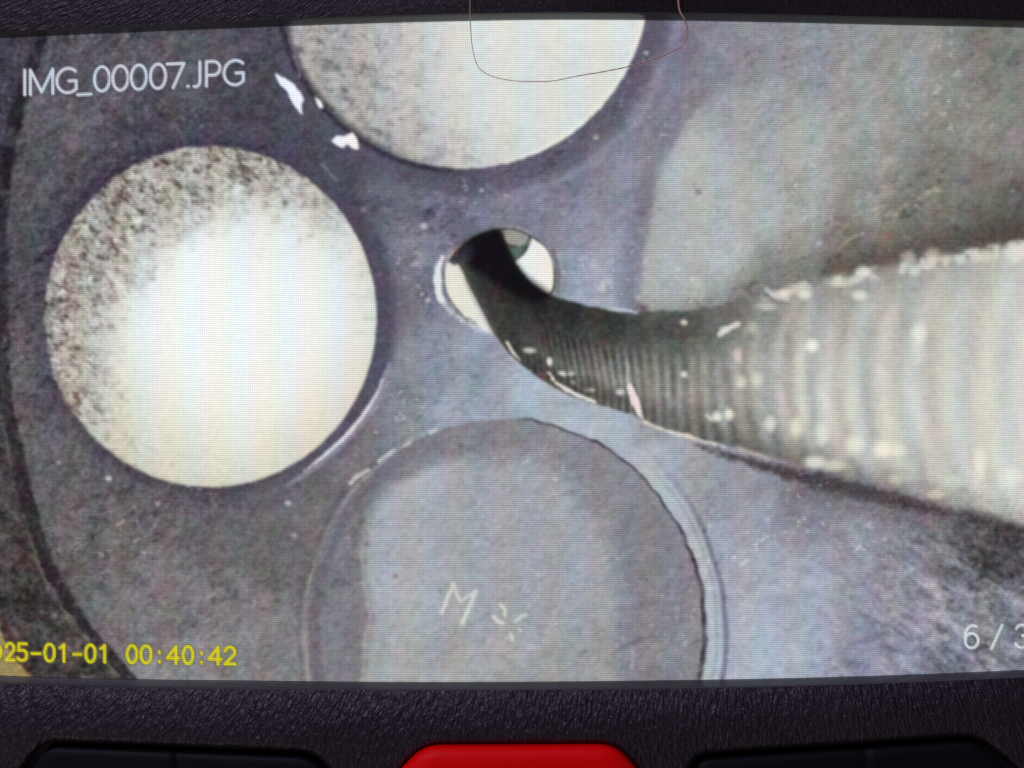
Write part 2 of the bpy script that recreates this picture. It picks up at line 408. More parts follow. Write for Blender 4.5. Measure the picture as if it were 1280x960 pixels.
    P.stroke([(560,326),(566,314),(578,306),(596,294),(618,285),(645,284),(664,292)], 3.5, (176, 172, 166), 2.5, .75, taper=[2,1.6,.8,.5,.5,.5,.6], rough=.8)
    hole = [(572,312),(584,301),(600,292),(624,286),(645,287),(664,295),(681,308),(690,326),(694,346),(690,366),(660,380),(640,420),(616,415),(596,407),(574,390),(560,368),(555,345),(560,328)]
    sdh = poly_sd(X, Y, smooth_path(hole + [hole[0]], 3)[:-1])
    m_hole = sdh < 0
    P.over(1 - ss(-1, 1.5, sdh), (52, 46, 48))
    P.poly([(557,330),(566,326),(576,334),(584,352),(598,378),(616,410),(614,417),(600,410),(580,395),(563,374),(556,352)], (226, 226, 216), 2)
    P.stroke([(556,340),(558,362),(572,386),(596,405)], 2.2, (120, 118, 108), 2, .7, broken=.6)
    P.stroke([(566,327),(568,328)], 7, (50, 56, 80), 3, .8)
    P.poly([(622,289),(640,287),(662,296),(658,309),(640,306),(628,302)], (152, 154, 146), 2.5)
    P.poly([(630,303),(642,310),(657,305),(655,316),(646,326),(638,320)], (92, 104, 98), 2)
    P.stroke([(662,296),(655,314),(645,327)], 2.2, (62, 58, 60), 1.8, .8)
    P.poly([(665,297),(681,309),(690,326),(692,346),(690,362),(680,368),(662,356),(646,340),(643,329),(655,318),(662,306)], (234, 235, 228), 2)
    P.stroke([(690,312),(696,330),(698,350),(697,366)], 2.2, (96, 92, 92), 2, .8)
    P.stroke([(697,312),(702,335),(703,360)], 2.4, (178, 174, 172), 3, .6, broken=.4)
    P.over(a_body, tone)
    # deep black where the probe enters, grey sheen on its left flank
    P.poly([(573,312),(590,298),(622,287),(630,303),(640,324),(660,348),(686,368),(668,376),(640,366),(606,344),(584,330)], (10, 5, 8), 16, .95)
    P.blob(582, 320, 9, 14, (70, 84, 96), 1.2, .6, 20)
    P.stroke([(577,330),(590,362),(604,388),(617,414)], 7, (92, 92, 84), 9, .5)
    m_probe = (a_body > .5)
    # glints
    WH = (232, 232, 222)
    P.stroke([(634,428),(641,440),(650,450)], 4, WH, 2, .9, taper=[1,1,.4])
    P.stroke([(640,447),(652,459),(664,464)], 2, (190, 190, 190), 2, .6)
    P.blob(662, 438, 9, 4, (214, 212, 200), .6, .85, 5); P.blob(687, 452, 4, 6, WH, .5, .95); P.blob(703, 467, 6, 3.5, (220, 218, 210), .6, .9, 20); P.blob(714, 467, 5, 3, (214, 210, 200), .6, .85, -20)
    P.stroke([(686,466),(694,477),(710,488),(728,496),(744,503)], 4.5, WH, 2.5, .95, rough=1.2, taper=[.8,.8,1.1,1,.5])
    P.stroke([(716,478),(730,486),(742,488)], 4, (206, 202, 190), 3, .8, broken=.7)
    P.blob(679, 470, 5, 6, (120, 70, 84), .8, .7)
    P.stroke([(785,455),(784,475),(790,490),(796,506)], 5, (200, 200, 190), 4, .7, taper=[.4,.8,1.2,1.3])
    P.stroke([(787,484),(793,500),(799,516)], 9, (238, 224, 222), 3, .95, taper=[.9,1.1,.8], rough=1)
    P.blob(775, 490, 6, 4, (226, 214, 210), .6, .85)
    P.stroke([(797,514),(806,526),(822,535),(842,541),(862,546),(880,552),(905,557)], 4.5, (222, 216, 204), 3, .9, taper=[1,.8,.8,1.2,1.3,.7,.5], rough=1.6, seed=3)
    P.stroke([(925,562),(960,572)], 4, (196, 184, 162), 4, .6, rough=2)
    P.stroke([(760,386),(780,388),(796,391)], 4, (196, 206, 214), 3, .8, rough=1); P.blob(803, 385, 7, 5, (88, 66, 84), .8, .8)
    for x, y, rx, ry, al in ((1015,432,9,9,.95),(1149,416,10,14,.7),(980,367,8,6,.85),(1006,368,10,7,.8),(1050,352,20,6,.45),(1080,340,11,8,.85),(1074,369,10,7,.7),(1143,338,9,8,.55),(1135,322,10,9,.5),(1165,318,10,10,.45),
                             (1270,316,16,13,.7),(1230,320,14,10,.4),(855,403,5,4,.8),(855,468,5,4.5,.85),(896,521,7,7,.9),(911,518,7,8,.9),(927,478,7,9,.6),(922,444,6,10,.5),(947,474,8,10,.5),(963,530,8,11,.7),
                             (995,535,9,15,.75),(1028,542,10,16,.7),(1068,556,12,13,.75),(1104,562,14,12,.9),(1124,562,10,10,.55),(1018,578,15,9,.8),(1042,582,16,8,.6),(1225,578,9,22,.7),(1265,596,18,12,.6),(1170,618,12,7,.5),
                             (1120,600,10,7,.45),(905,412,7,5,.6),(958,383,14,6,.5),(1190,600,12,8,.3),(940,410,10,8,.35),(1148,440,10,18,.35)):
        P.blob(x, y, rx, ry, (240, 238, 222), .7, al, 0)
    P.stroke([(955,372),(1010,357),(1080,345),(1160,330),(1220,318),(1300,306),(1420,290)], 15, (218, 216, 206), 9, .75, broken=.35, rough=2, taper=[.5,.8,1,1,1,1.2,1.3])
    P.stroke([(900,418),(910,411),(922,405)], 7, (226, 224, 214), 4, .85); P.stroke([(884,520),(889,524)], 5, WH, 3, .6)
    P.stroke([(958,362),(972,372),(985,374)], 5, (222, 214, 206), 5, .7)
    P.stroke([(1042,342),(1056,334)], 8, (120, 88, 66), 8, .35)

    # ---------------- chips and scratches on the metal
    CH = (238, 240, 250)
    P.poly([(343,91),(353,96),(367,104),(376,117),(380,124),(377,130),(378,143),(371,137),(362,122),(357,112),(349,105)], CH, 2.2, rough=.7)
    P.poly([(393,121),(401,126),(404,134),(398,134)], CH, 2.5); P.stroke([(366,70),(374,88),(374,96)], 3, (150, 148, 150), 3, .6)
    P.poly([(414,176),(421,170),(430,170),(440,166),(446,173),(448,186),(441,186),(434,181),(428,185),(420,181)], (240, 240, 240), 2.2, rough=.5)
    P.stroke([(403,205),(412,216),(420,226)], 4, (136, 134, 146), 4, .6)
    for x, y, r, al in ((602,238,3,.8),(633,244,2.5,.7),(745,172,4,.7),(808,66,3.5,.7),(530,283,5,.8),(535,375,4,.7),(528,368,3,.6),(136,598,4.5,.9),(197,629,4,.6),(135,520,5,.9),(74,578,2.5,.6),(360,629,4.5,.7),(368,669,4,.55),
                        (470,540,3,.5),(1024,304,4,.5),(1157,143,4,.55),(1180,143,3.5,.5),(1090,185,3,.5),(1025,187,3,.5),(985,80,3,.4),(704,268,3,.5),(704,340,3,.5),(742,332,5,.5),(760,352,5,.45),(752,362,6,.5),(798,372,5,.4),(672,718,3.5,.4),(455,262,5,.35)):
        P.blob(x, y, r, r * .8, (214, 212, 208), .8, al)
    P.blob(9, 655, 9, 7, (206, 184, 150), .8, .85); P.blob(25, 670, 5, 4, (180, 130, 120), .8, .7)
    P.stroke([(1074,268),(1082,260),(1096,263),(1112,270),(1122,266),(1130,258),(1141,253),(1153,246),(1168,236)], 4.5, (190, 180, 163), 6, .6, rough=3.2, broken=.45, seed=5)
    for k in range(34):
        x = RNG.uniform(1066, 1172); y = 270 - max(x - 1115, 0) * .62 + RNG.uniform(-9, 9)
        P.blob(x, y, RNG.uniform(1.5, 5), RNG.uniform(1.5, 3), (186, 174, 158), .9, RNG.uniform(.2, .6), -30)
    P.stroke([(1086,263),(1104,258)], 3, (186, 176, 160), 3, .6); P.stroke([(1050,308),(1064,298),(1078,292)], 3, (176, 168, 150), 3.5, .6, rough=1)
    P.blob(1108, 296, 13, 6, (150, 108, 100), .9, .5, -20)
    for k in range(46):   # scattered pits and flecks
        x, y = RNG.uniform(480, 900), RNG.uniform(215, 300)
        if np.hypot(x - 622, y - 350) < 72 or np.hypot(x - 580, y + 20) < 236: continue
        v = RNG.choice([-1, 1]); P.blob(x, y, RNG.uniform(2, 6), RNG.uniform(2, 5), (76, 78, 100) if v < 0 else (158, 162, 176), .9, RNG.uniform(.15, .45))
    for k in range(110):
        x, y = RNG.uniform(850, 1270), RNG.uniform(40, 340)
        if y > 330 - (x - 850) * .22: continue
        P.blob(x, y, RNG.uniform(1.5, 3.8), RNG.uniform(1.2, 2.4), (196, 194, 182) if RNG.rand() > .35 else (104, 100, 96), .9, RNG.uniform(.15, .5), -35)
    for k in range(150):
        x, y = RNG.uniform(20, 520), RNG.uniform(40, 840)
        if np.hypot((x - 263) / 208, (y - 396) / 213) < 1.05 or np.hypot(x - 580, y + 20) < 236: continue
        P.blob(x, y, RNG.uniform(1.5, 5), RNG.uniform(1.2, 3.5), (142, 138, 142) if RNG.rand() > .55 else (52, 46, 56), .9, RNG.uniform(.15, .5), -30)

    # ---------------- edge of the head at far left
    crack = [(50,30),(44,60),(38,85),(27,115),(18,150),(8,190),(2,240),(-2,300),(0,380),(2,430),(6,490),(16,545),(28,600),(44,660),(64,715),(86,755),(112,790),(136,818),(170,860)]
    cp = smooth_path(crack, 6)
    d, f = seg_dist(X, Y, cp)
    cx = np.interp(Y, [p[1] for p in cp], [p[0] for p in cp])
    off = X - cx + 2.5 * vnoise(X, Y, 12, 101) + 1.2 * vnoise(X, Y, 5, 102)
    gr2 = fbm(X, Y, 11, 103, 40, 1.3, 4, .8)
    yt = ss(200, 520, Y)[..., None]
    outer = np.array([66, 61, 60]) * yt + np.array([66, 62, 74]) * (1 - yt) + gr2[..., None] * (18 + 14 * yt) + np.clip(gr2 - .5, 0, 1)[..., None] * np.array([90, 60, 60]) * yt
    P.over(ss(-4, -9, off), np.clip(outer, 14, 255))
    P.over(.9 * ss(-10, -6, off) * ss(12, 7, off) * (.75 + .25 * ss(440, 560, Y)) * (1 - .25 * ss(-.2, .8, gr2)), (40, 34, 37))
    P.over(.85 * ss(13, 3, np.abs(off - 2)) * ss(330, 200, Y) * ss(-.5, .2, vnoise(X, Y, 13, 107)), (26, 20, 30))
    P.over(.5 * ss(4, 0, np.abs(off + 10)) * ss(500, 560, Y) * ss(-.6, .4, vnoise(X, Y, 20, 105)), (128, 124, 108))
    P.poly([(-90,740),(-8,772),(1,792),(12,812),(24,830),(36,860),(-90,870)], (156, 138, 92), 4, rough=2)
    P.stroke([(0,768),(16,800),(36,840)], 6, (76, 40, 34), 5, .6)

    # the small camera's soft focus
    for _ in range(1):
        q = np.pad(P.img, ((1, 1), (1, 1), (0, 0)), mode='edge')
        q = .22 * q[:-2] + .56 * q[1:-1] + .22 * q[2:]
        P.img[...] = .22 * q[:, :-2] + .56 * q[:, 1:-1] + .22 * q[:, 2:]

    # sensor blotches of colour, as small cameras leave them
    img = P.img
    L = img.mean(axis=-1)
    cw = np.interp(L, [30, 90, 190, 225], [.9, .8, .5, .1])
    ch1 = fbm(X, Y, 22, 111, 20, 1.2, 3, .8); ch2 = fbm(X, Y, 20, 117, -30, 1.2, 3, .8)
    img[..., 0] += cw * (5.5 * ch1 + 1.5 * ch2); img[..., 1] += cw * (-4.5 * ch1); img[..., 2] += cw * (6.0 * ch2 - 1.0 * ch1)
    fine = vnoise(X, Y, 4.2, 121, -30, 1.3) + .8 * vnoise(X, Y, 2.4, 124)
    img += (fine * np.interp(L, [0, 60, 160, 230], [2, 10, 9, 2.5]) * (.75 + .5 * ss(480, 150, X) + .7 * ss(1000, 1250, X) * ss(560, 640, Y)))[..., None]
    off_probe = 1 - a_body * .85
    where = np.clip(.55 + .9 * vnoise(X, Y, 70, 133), 0, 1.3) * off_probe
    dark_fl = np.clip(fbm(X, Y, 7, 131, -32, 1.7, 2) - .3, 0, 1)
    img -= (dark_fl * where * 21 * np.interp(L, [60, 120, 190, 215], [1, 1, .5, .0]))[..., None]
    where = np.clip(.3 + 1.1 * vnoise(X, Y, 85, 139), 0, 1.2) * off_probe
    lite_fl = np.clip(fbm(X, Y, 6, 137, -32, 1.3, 2) - .58, 0, 1)
    img += (lite_fl * where * 52 * np.interp(L, [60, 120, 190, 215], [1, 1, .5, .0]))[..., None]

    # ---------------- writing put over the picture by the instrument
    m_name = caption(P, NAME_ROW, lambda x: 88 - .0475 * (x - 30), 30.5, 3.8, (208, 216, 224), 2.6, halo=(70, 70, 92))
    m_date = caption(P, DATE_ROW, lambda x: 804 + .0175 * x, 21.5, 3.7, (218, 208, 24), 1.8, halo=(96, 92, 50))
    m_page = caption(P, PAGE_ROW, lambda x: 781.5 - .01 * (x - 1206), 28.5, 3.2, (214, 222, 220), 1.6)
    return np.clip(P.img, 3, 250), dict(left=m_left, top=m_top, bottom=m_bot, hole=m_hole, probe=m_probe, name=m_name, date=m_date, page=m_page)

# ---------------------------------------------------------------- materials
def new_mat(name):
    m = bpy.data.materials.new(name); m.use_nodes = True
    nt = m.node_tree
    return m, nt, nt.nodes['Principled BSDF']
def N(nt, kind, **kw):
    n = nt.nodes.new(kind)
    for k, v in kw.items(): setattr(n, k, v)
    return n
def math_node(nt, op, a, b=None, clamp=False):
    n = N(nt, 'ShaderNodeMath', operation=op, use_clamp=clamp)
    for i, v in enumerate((a, b)):
        if v is None: continue
        if isinstance(v, (int, float)): n.inputs[i].default_value = v
        else: nt.links.new(v, n.inputs[i])
    return n.outputs[0]

PITCH = 2.4
def mat_display():
    """the lit panel: the shown picture comes out of red, green and blue cells with dark gaps between rows and columns"""
    m, nt, p = new_mat('lit display')
    p.inputs['Base Color'].default_value = (0.006, 0.006, 0.008, 1)
    p.inputs['Roughness'].default_value = 0.22
    p.inputs['Specular IOR Level'].default_value = 0.25
    at = N(nt, 'ShaderNodeAttribute', attribute_name='picture')
    uv = N(nt, 'ShaderNodeUVMap', uv_map='cells')
    sp = N(nt, 'ShaderNodeSeparateXYZ'); nt.links.new(uv.outputs[0], sp.inputs[0])
    comb = N(nt, 'ShaderNodeCombineColor')
    for i, ph in enumerate((1.0, 0.0, -1.0)):
        ry = math_node(nt, 'COSINE', math_node(nt, 'MULTIPLY', math_node(nt, 'ADD', sp.outputs[1], ph * .07), 2 * math.pi))
        row = math_node(nt, 'MULTIPLY_ADD', ry, 0.23); row.node.inputs[2].default_value = 1.0
        cx_ = math_node(nt, 'COSINE', math_node(nt, 'MULTIPLY', math_node(nt, 'ADD', sp.outputs[0], ph * .16), 2 * math.pi))
        c = math_node(nt, 'MULTIPLY_ADD', cx_, 0.13); c.node.inputs[2].default_value = 1.0
        nt.links.new(math_node(nt, 'MULTIPLY', c, row), comb.inputs[i])
    mul = N(nt, 'ShaderNodeMix', data_type='RGBA', blend_type='MULTIPLY'); mul.inputs[0].default_value = 1.0
    nt.links.new(at.outputs['Color'], mul.inputs[6]); nt.links.new(comb.outputs[0], mul.inputs[7])
    nt.links.new(mul.outputs[2], p.inputs['Emission Color'])
    p.inputs['Emission Strength'].default_value = 1.0
    return m

def mat_plastic():
    """black moulded plastic with a leathery grain; the grain fans out from above the screen"""
    m, nt, p = new_mat('grained black plastic')
    tc = N(nt, 'ShaderNodeTexCoord')
    sep = N(nt, 'ShaderNodeSeparateXYZ'); nt.links.new(tc.outputs['Object'], sep.inputs[0])
    x = math_node(nt, 'ADD', sep.outputs[0], -0.012)
    y = math_node(nt, 'ADD', sep.outputs[1], -0.055)
    r = math_node(nt, 'SQRT', math_node(nt, 'ADD', math_node(nt, 'MULTIPLY', x, x), math_node(nt, 'MULTIPLY', y, y)))
    a = math_node(nt, 'ARCTAN2', x, math_node(nt, 'MULTIPLY', y, -1.0))
    cm = N(nt, 'ShaderNodeCombineXYZ')
    nt.links.new(math_node(nt, 'MULTIPLY', a, 0.095 * 3700), cm.inputs[0])
    nt.links.new(math_node(nt, 'MULTIPLY', r, 1300), cm.inputs[1])
    n1 = N(nt, 'ShaderNodeTexNoise'); n1.inputs['Scale'].default_value = 1.0; n1.inputs['Detail'].default_value = 3.0
    n1.inputs['Distortion'].default_value = 0.5
    nt.links.new(cm.outputs[0], n1.inputs['Vector'])
    v1 = N(nt, 'ShaderNodeTexVoronoi', feature='SMOOTH_F1'); v1.inputs['Scale'].default_value = 0.8
    nt.links.new(cm.outputs[0], v1.inputs['Vector'])
    h = math_node(nt, 'SUBTRACT', n1.outputs[0], math_node(nt, 'MULTIPLY', v1.outputs['Distance'], 0.5))
    bp = N(nt, 'ShaderNodeBump'); bp.inputs['Strength'].default_value = 1.0; bp.inputs['Distance'].default_value = 0.00026
    nt.links.new(h, bp.inputs['Height']); nt.links.new(bp.outputs[0], p.inputs['Normal'])
    n2 = N(nt, 'ShaderNodeTexNoise'); n2.inputs['Scale'].default_value = 220.0; n2.inputs['Detail'].default_value = 4.0
    nt.links.new(tc.outputs['Object'], n2.inputs['Vector'])
    cr = N(nt, 'ShaderNodeValToRGB')
    cr.color_ramp.elements[0].position = .35; cr.color_ramp.elements[0].color = (0.011, 0.006, 0.011, 1)
    cr.color_ramp.elements[1].position = .7; cr.color_ramp.elements[1].color = (0.018, 0.009, 0.016, 1)
    nt.links.new(n2.outputs[0], cr.inputs[0]); nt.links.new(cr.outputs[0], p.inputs['Base Color'])
    p.inputs['Roughness'].default_value = 0.42
    p.inputs['Specular IOR Level'].default_value = 0.5
    return m

def mat_simple(name, col, rough, spec=0.5, noise=0.0, scale=3000, bump=0.0, coat=0.0):
    m, nt, p = new_mat(name)
    tc = N(nt, 'ShaderNodeTexCoord')
    n = N(nt, 'ShaderNodeTexNoise'); n.inputs['Scale'].default_value = scale; n.inputs['Detail'].default_value = 3.0
    nt.links.new(tc.outputs['Object'], n.inputs['Vector'])
    cr = N(nt, 'ShaderNodeValToRGB')
    cr.color_ramp.elements[0].color = tuple(c * (1 - noise) for c in col) + (1,)
    cr.color_ramp.elements[1].color = tuple(min(1, c * (1 + noise)) for c in col) + (1,)
    nt.links.new(n.outputs[0], cr.inputs[0]); nt.links.new(cr.outputs[0], p.inputs['Base Color'])
    p.inputs['Roughness'].default_value = rough; p.inputs['Specular IOR Level'].default_value = spec
    p.inputs['Coat Weight'].default_value = coat
    if bump:
        b = N(nt, 'ShaderNodeBump'); b.inputs['Strength'].default_value = 1; b.inputs['Distance'].default_value = bump
        nt.links.new(n.outputs[0], b.inputs['Height']); nt.links.new(b.outputs[0], p.inputs['Normal'])
    return m

M_DISPLAY = mat_display()
M_PLASTIC = mat_plastic()
M_GASKET = mat_simple('smoky grey gasket', (0.045, 0.048, 0.048), 0.2, .5, .15, 900)
M_RED = mat_simple('red rubber', (0.90, 0.001, 0.002), 0.5, .1, .06, 2500, 0.000006)
M_KEY = mat_simple('black rubber', (0.005, 0.004, 0.0055), 0.6, .14, .15, 2500, 0.000008)
M_BACK = mat_simple('black plastic shell', (0.014, 0.012, 0.014), 0.55, .4, .1)
M_HAIR = mat_simple('brown hair', (0.62, 0.38, 0.26), 0.3, .5, .2, 800)

def link(name, me, parent=None, mats=()):
    o = bpy.data.objects.new(name, me); scene.collection.objects.link(o)
    if parent: o.parent = parent
    for m in mats: me.materials.append(m)
    return o
def from_faces(name, verts, faces, mat, parent=None, smooth=True):
    me = bpy.data.meshes.new(name); me.from_pydata(verts, [], faces); me.update()
    if smooth: me.polygons.foreach_set('use_smooth', [True] * len(me.polygons))
    return link(name, me, parent, (mat,))

# ---------------------------------------------------------------- the instrument
monitor = bpy.data.objects.new('inspection_camera_monitor', None)
scene.collection.objects.link(monitor)
monitor['label'] = 'black handheld inspection camera monitor whose lit screen shows engine valves, above black and red buttons'
monitor['category'] = 'inspection camera'

# bowed edges of the panel and of the frame round it (photo pixels)
def curve(pts):
    pts = smooth_path(pts, 10)
    xs = [p[0] for p in pts]; ys = [p[1] for p in pts]
    return lambda x: np.interp(x, xs, ys)
SCR_T = curve([(-120,55),(0,48),(160,41),(320,34.5),(480,29),(640,25.5),(740,25),(850,26),(960,28),(1120,31.5),(1280,35),(1440,40)])
SCR_B = curve([(-120,836),(0,844),(160,848.5),(320,850.5),(480,852),(640,852),(800,850.5),(960,848),(1120,843.5),(1280,837),(1440,829)])
LIP_T = curve([(-120,46),(0,39),(160,32.5),(320,24.5),(480,19),(640,15.5),(740,15),(850,15.5),(960,17),(1120,21),(1280,25.5),(1440,30)])
LIP_B = curve([(-120,846),(0,855),(160,860),(320,862.5),(480,863),(640,863),(800,862),(960,859),(1120,854),(1280,847),(1440,839)])
X0, X1 = -78, 1404
LIPZ = 1.15

# the panel: one sheet of cells; what is shown in it is cut along cell edges into its pictured things
def build_display():
    stepc = 1.75
    cols = np.arange(X0 - 4, X1 + 4 + stepc, stepc)
    nr = int(824 / stepc)
    v = np.linspace(-0.004, 1.004, nr)
    top, bot = SCR_T(cols), SCR_B(cols)
    X = np.repeat(cols[None], nr, 0)
    Y = top[None] + (bot - top)[None] * v[:, None]
    img, masks = paint(X, Y)
    img = np.clip(img, 0, 255) / 255
    lin = np.where(img <= .04045, img / 12.92, ((img + .055) / 1.055) ** 2.4)
    nc = len(cols)
    k = SC * MM
    P3 = np.stack([(X - 640) * k, (480 - Y) * k, np.zeros_like(X)], -1).reshape(-1, 3)
    rgba = np.concatenate([lin.reshape(-1, 3), np.ones((nr * nc, 1))], 1).astype(np.float32)
    uv = np.stack([X / PITCH, (v[:, None] * np.ones_like(X)) * (826 / PITCH)], -1).reshape(-1, 2)
    r, c = np.meshgrid(np.arange(nr - 1), np.arange(nc - 1), indexing='ij')
    i = (r * nc + c)
    quads = np.stack([i, i + nc, i + nc + 1, i + 1], -1)           # anticlockwise seen from above
    owner = np.zeros((nr - 1, nc - 1), int)
    order = ['left', 'top', 'bottom', 'hole', 'probe', 'name', 'date', 'page']
    for n_, key in enumerate(order, 1):
        owner[masks[key][:-1, :-1]] = n_
    def piece(name, sel, parent):
        q = quads[sel].reshape(-1, 4)
        used, inv = np.unique(q, return_inverse=True); q = inv.reshape(-1, 4)
        me = bpy.data.meshes.new(name)
        me.vertices.add(len(used)); me.vertices.foreach_set('co', P3[used].astype(np.float32).ravel())
        me.loops.add(q.size); me.loops.foreach_set('vertex_index', q.ravel().astype(np.int32))
        me.polygons.add(len(q)); me.polygons.foreach_set('loop_start', np.arange(0, q.size, 4, dtype=np.int32))
        me.update(calc_edges=True); me.validate()
        a = me.color_attributes.new('picture', 'FLOAT_COLOR', 'POINT'); a.data.foreach_set('color', rgba[used].ravel())
        l = me.uv_layers.new(name='cells'); l.data.foreach_set('uv', uv[used][q.ravel()].astype(np.float32).ravel())
        return link(name, me, parent, (M_DISPLAY,))
    disp = piece('display', owner == 0, monitor)
    disp['label'] = 'lit screen showing the grey metal roof of an engine combustion chamber'
    for n_, (name, label) in enumerate((
        ('pictured_valve', 'round bright white valve face with speckled upper left edge, pictured beside the timestamp'),
        ('pictured_valve', 'pale speckled valve face cut off by the upper edge of the screen'),
        ('pictured_valve', 'grey valve face scratched with a letter M, cut off by the lower edge of the screen'),
        ('pictured_spark_plug_hole', 'round bright-walled spark plug hole pictured at the bend of the probe'),
        ('pictured_probe', 'ribbed flexible grey probe bending into the spark plug hole'),
        ('file_name_caption', 'white caption reading IMG_00007.JPG'),
        ('date_caption', 'yellow timestamp ending 00:40:42'),
        ('page_caption', 'white page counter reading 6 / 3')), 1):
        o = piece(name, owner == n_, disp)
        o['label'] = label
build_display()

# ---- grey gasket wall round the panel, and the housing front with its openings
def side_round(fT, fB, rad, z, x0, x1, n=140):
    """closed loop of (x, y) photo pixels: upper edge, right side, lower edge, left side, with rounded corners"""
    pts = []
    xs = np.linspace(x0 + rad, x1 - rad, n)
    for x in xs: pts.append((x, float(fT(x))))
    for a in np.linspace(-90, 0, 8)[1:-1]:
        pts.append((x1 - rad + rad * math.cos(math.radians(a)), float(fT(x1 - rad)) + rad + rad * math.sin(math.radians(a))))
    for y in np.linspace(float(fT(x1)) + rad, float(fB(x1)) - rad, 40): pts.append((x1, y))
    for a in np.linspace(0, 90, 8)[1:-1]:
        pts.append((x1 - rad + rad * math.cos(math.radians(a)), float(fB(x1 - rad)) - rad + rad * math.sin(math.radians(a))))
    for x in xs[::-1]: pts.append((x, float(fB(x))))
    for a in np.linspace(90, 180, 8)[1:-1]:
        pts.append((x0 + rad + rad * math.cos(math.radians(a)), float(fB(x0 + rad)) - rad + rad * math.sin(math.radians(a))))
    for y in np.linspace(float(fB(x0)) - rad, float(fT(x0)) + rad, 40): pts.append((x0, y))
    for a in np.linspace(180, 270, 8)[1:-1]:
        pts.append((x0 + rad + rad * math.cos(math.radians(a)), float(fT(x0 + rad)) + rad + rad * math.sin(math.radians(a))))
    return pts

inner = side_round(SCR_T, SCR_B, 3, 0, X0, X1)
outer = side_round(LIP_T, LIP_B, 8, LIPZ, X0 - 11, X1 + 11)
n = len(inner); assert n == len(outer)
rings = []
for t, zz in ((0, -0.25), (0, 0.0), (.30, .35), (.62, .80), (.86, 1.06), (1.0, LIPZ)):
    rings.append([W(a[0] * (1 - t) + b[0] * t, a[1] * (1 - t) + b[1] * t, zz) for a, b in zip(inner, outer)])
vs = [p for rg in rings for p in rg]
fs = []
for k in range(len(rings) - 1):
    for i in range(n):
        j = (i + 1) % n
        fs.append((k * n + i, (k + 1) * n + i, (k + 1) * n + j, k * n + j))
gasket = from_faces('screen_gasket', vs, fs, M_GASKET, monitor)

def rounded(pts_r, seg=10):
    """closed polygon with a radius per corner -> loop of points"""
    out = []
    m = len(pts_r)
    for i in range(m):
        p0, p1, p2 = (np.array(pts_r[(i + k) % m][:2], float) for k in (-1, 0, 1))
        r = pts_r[i][2]
        a = (p0 - p1) / np.linalg.norm(p0 - p1); b = (p2 - p1) / np.linalg.norm(p2 - p1)
        half = math.acos(max(-1, min(1, float(a @ b)))) / 2
        t = r / math.tan(half)
        s, e = p1 + a * t, p1 + b * t
        for k in range(seg + 1):
            u = k / seg
            out.append(tuple((1 - u) ** 2 * s + 2 * u * (1 - u) * p1 + u * u * e))
    return out
def densify(loop, step):
    out = []
    for i, p in enumerate(loop):
        q = loop[(i + 1) % len(loop)]
        L = math.hypot(q[0] - p[0], q[1] - p[1]); k = max(1, int(L / step))
        for j in range(k):
            out.append((p[0] + (q[0] - p[0]) * j / k, p[1] + (q[1] - p[1]) * j / k))
    return out
def offset(loop, d):
    """loop moved outwards by d (outwards of a loop that runs clockwise on screen)"""
    out = []
    m = len(loop)
    for i in range(m):
        a, b = loop[i - 1], loop[(i + 1) % m]
        tx, ty = b[0] - a[0], b[1] - a[1]; L = math.hypot(tx, ty) + 1e-9
        out.append((loop[i][0] + ty / L * d, loop[i][1] - tx / L * d))
    return out

HZ = 2.3      # height of the housing front round the buttons
WELLS = {
 'left': [(8,990,46),(52,924,44),(392,938,52),(452,1000,50),(430,1062,40),(30,1058,40)],
 'red': [(462,1000,46),(528,930,52),(770,929,52),(832,1000,50),(770,1068,46),(530,1068,46)],
 'right': [(846,1000,46),(868,941,30),(1222,917,60),(1290,975,44),(1272,1052,40),(880,1066,40)],
}
wells = {k: densify(rounded(v), 5) for k, v in WELLS.items()}
screen_hole = [(p[0], p[1]) for p in outer]
BODY = rounded([(-150,-70,60),(1476,-80,60),(1480,1130,90),(-160,1130,90)], 14)
body_loop = densify(BODY, 18)

def front_z(px, py):
    """height of the housing front: low at the gasket, swelling away from the screen"""
    if py > 480: d = py - float(LIP_B(px))
    else: d = float(LIP_T(px)) - py
    dx = max(X0 - 11 - px, px - X1 - 11, 0)
    d = max(d, dx) if dx > 0 and 0 < py < 900 else max(d, 0)
    t = min(d / 78.0, 1)
    return LIPZ + (HZ - LIPZ) * (1 - (1 - t) ** 2)
def well_drop(px, py, loops):
    best = 1e9
    for lp in loops:
        d, _ = seg_dist(np.array([[px]]), np.array([[py]]), lp + [lp[0]])
        best = min(best, float(d[0, 0]))
    return best

pts, cons = [], []
def add_loop(lp, constrain=True):
    s = len(pts); pts.extend(lp)
    if constrain: cons.extend([(s + i, s + (i + 1) % len(lp)) for i in range(len(lp))])
add_loop(body_loop)
hole_dense = densify(screen_hole, 12); add_loop(hole_dense)
SDF = {}
for k, lp in wells.items():
    add_loop(lp)
    for dd, drop in ((1.6, .16), (3.6, .05), (6.5, .0)):
        ring = offset(lp, dd); s = len(pts); add_loop(ring)
        for i in range(len(ring)): SDF[s + i] = drop
    s = len(pts)
well_set = set()
s = len(body_loop) + len(hole_dense)
for k, lp in wells.items():
    for i in range(len(lp)): SDF[s + i] = .42
    s += 4 * len(lp)
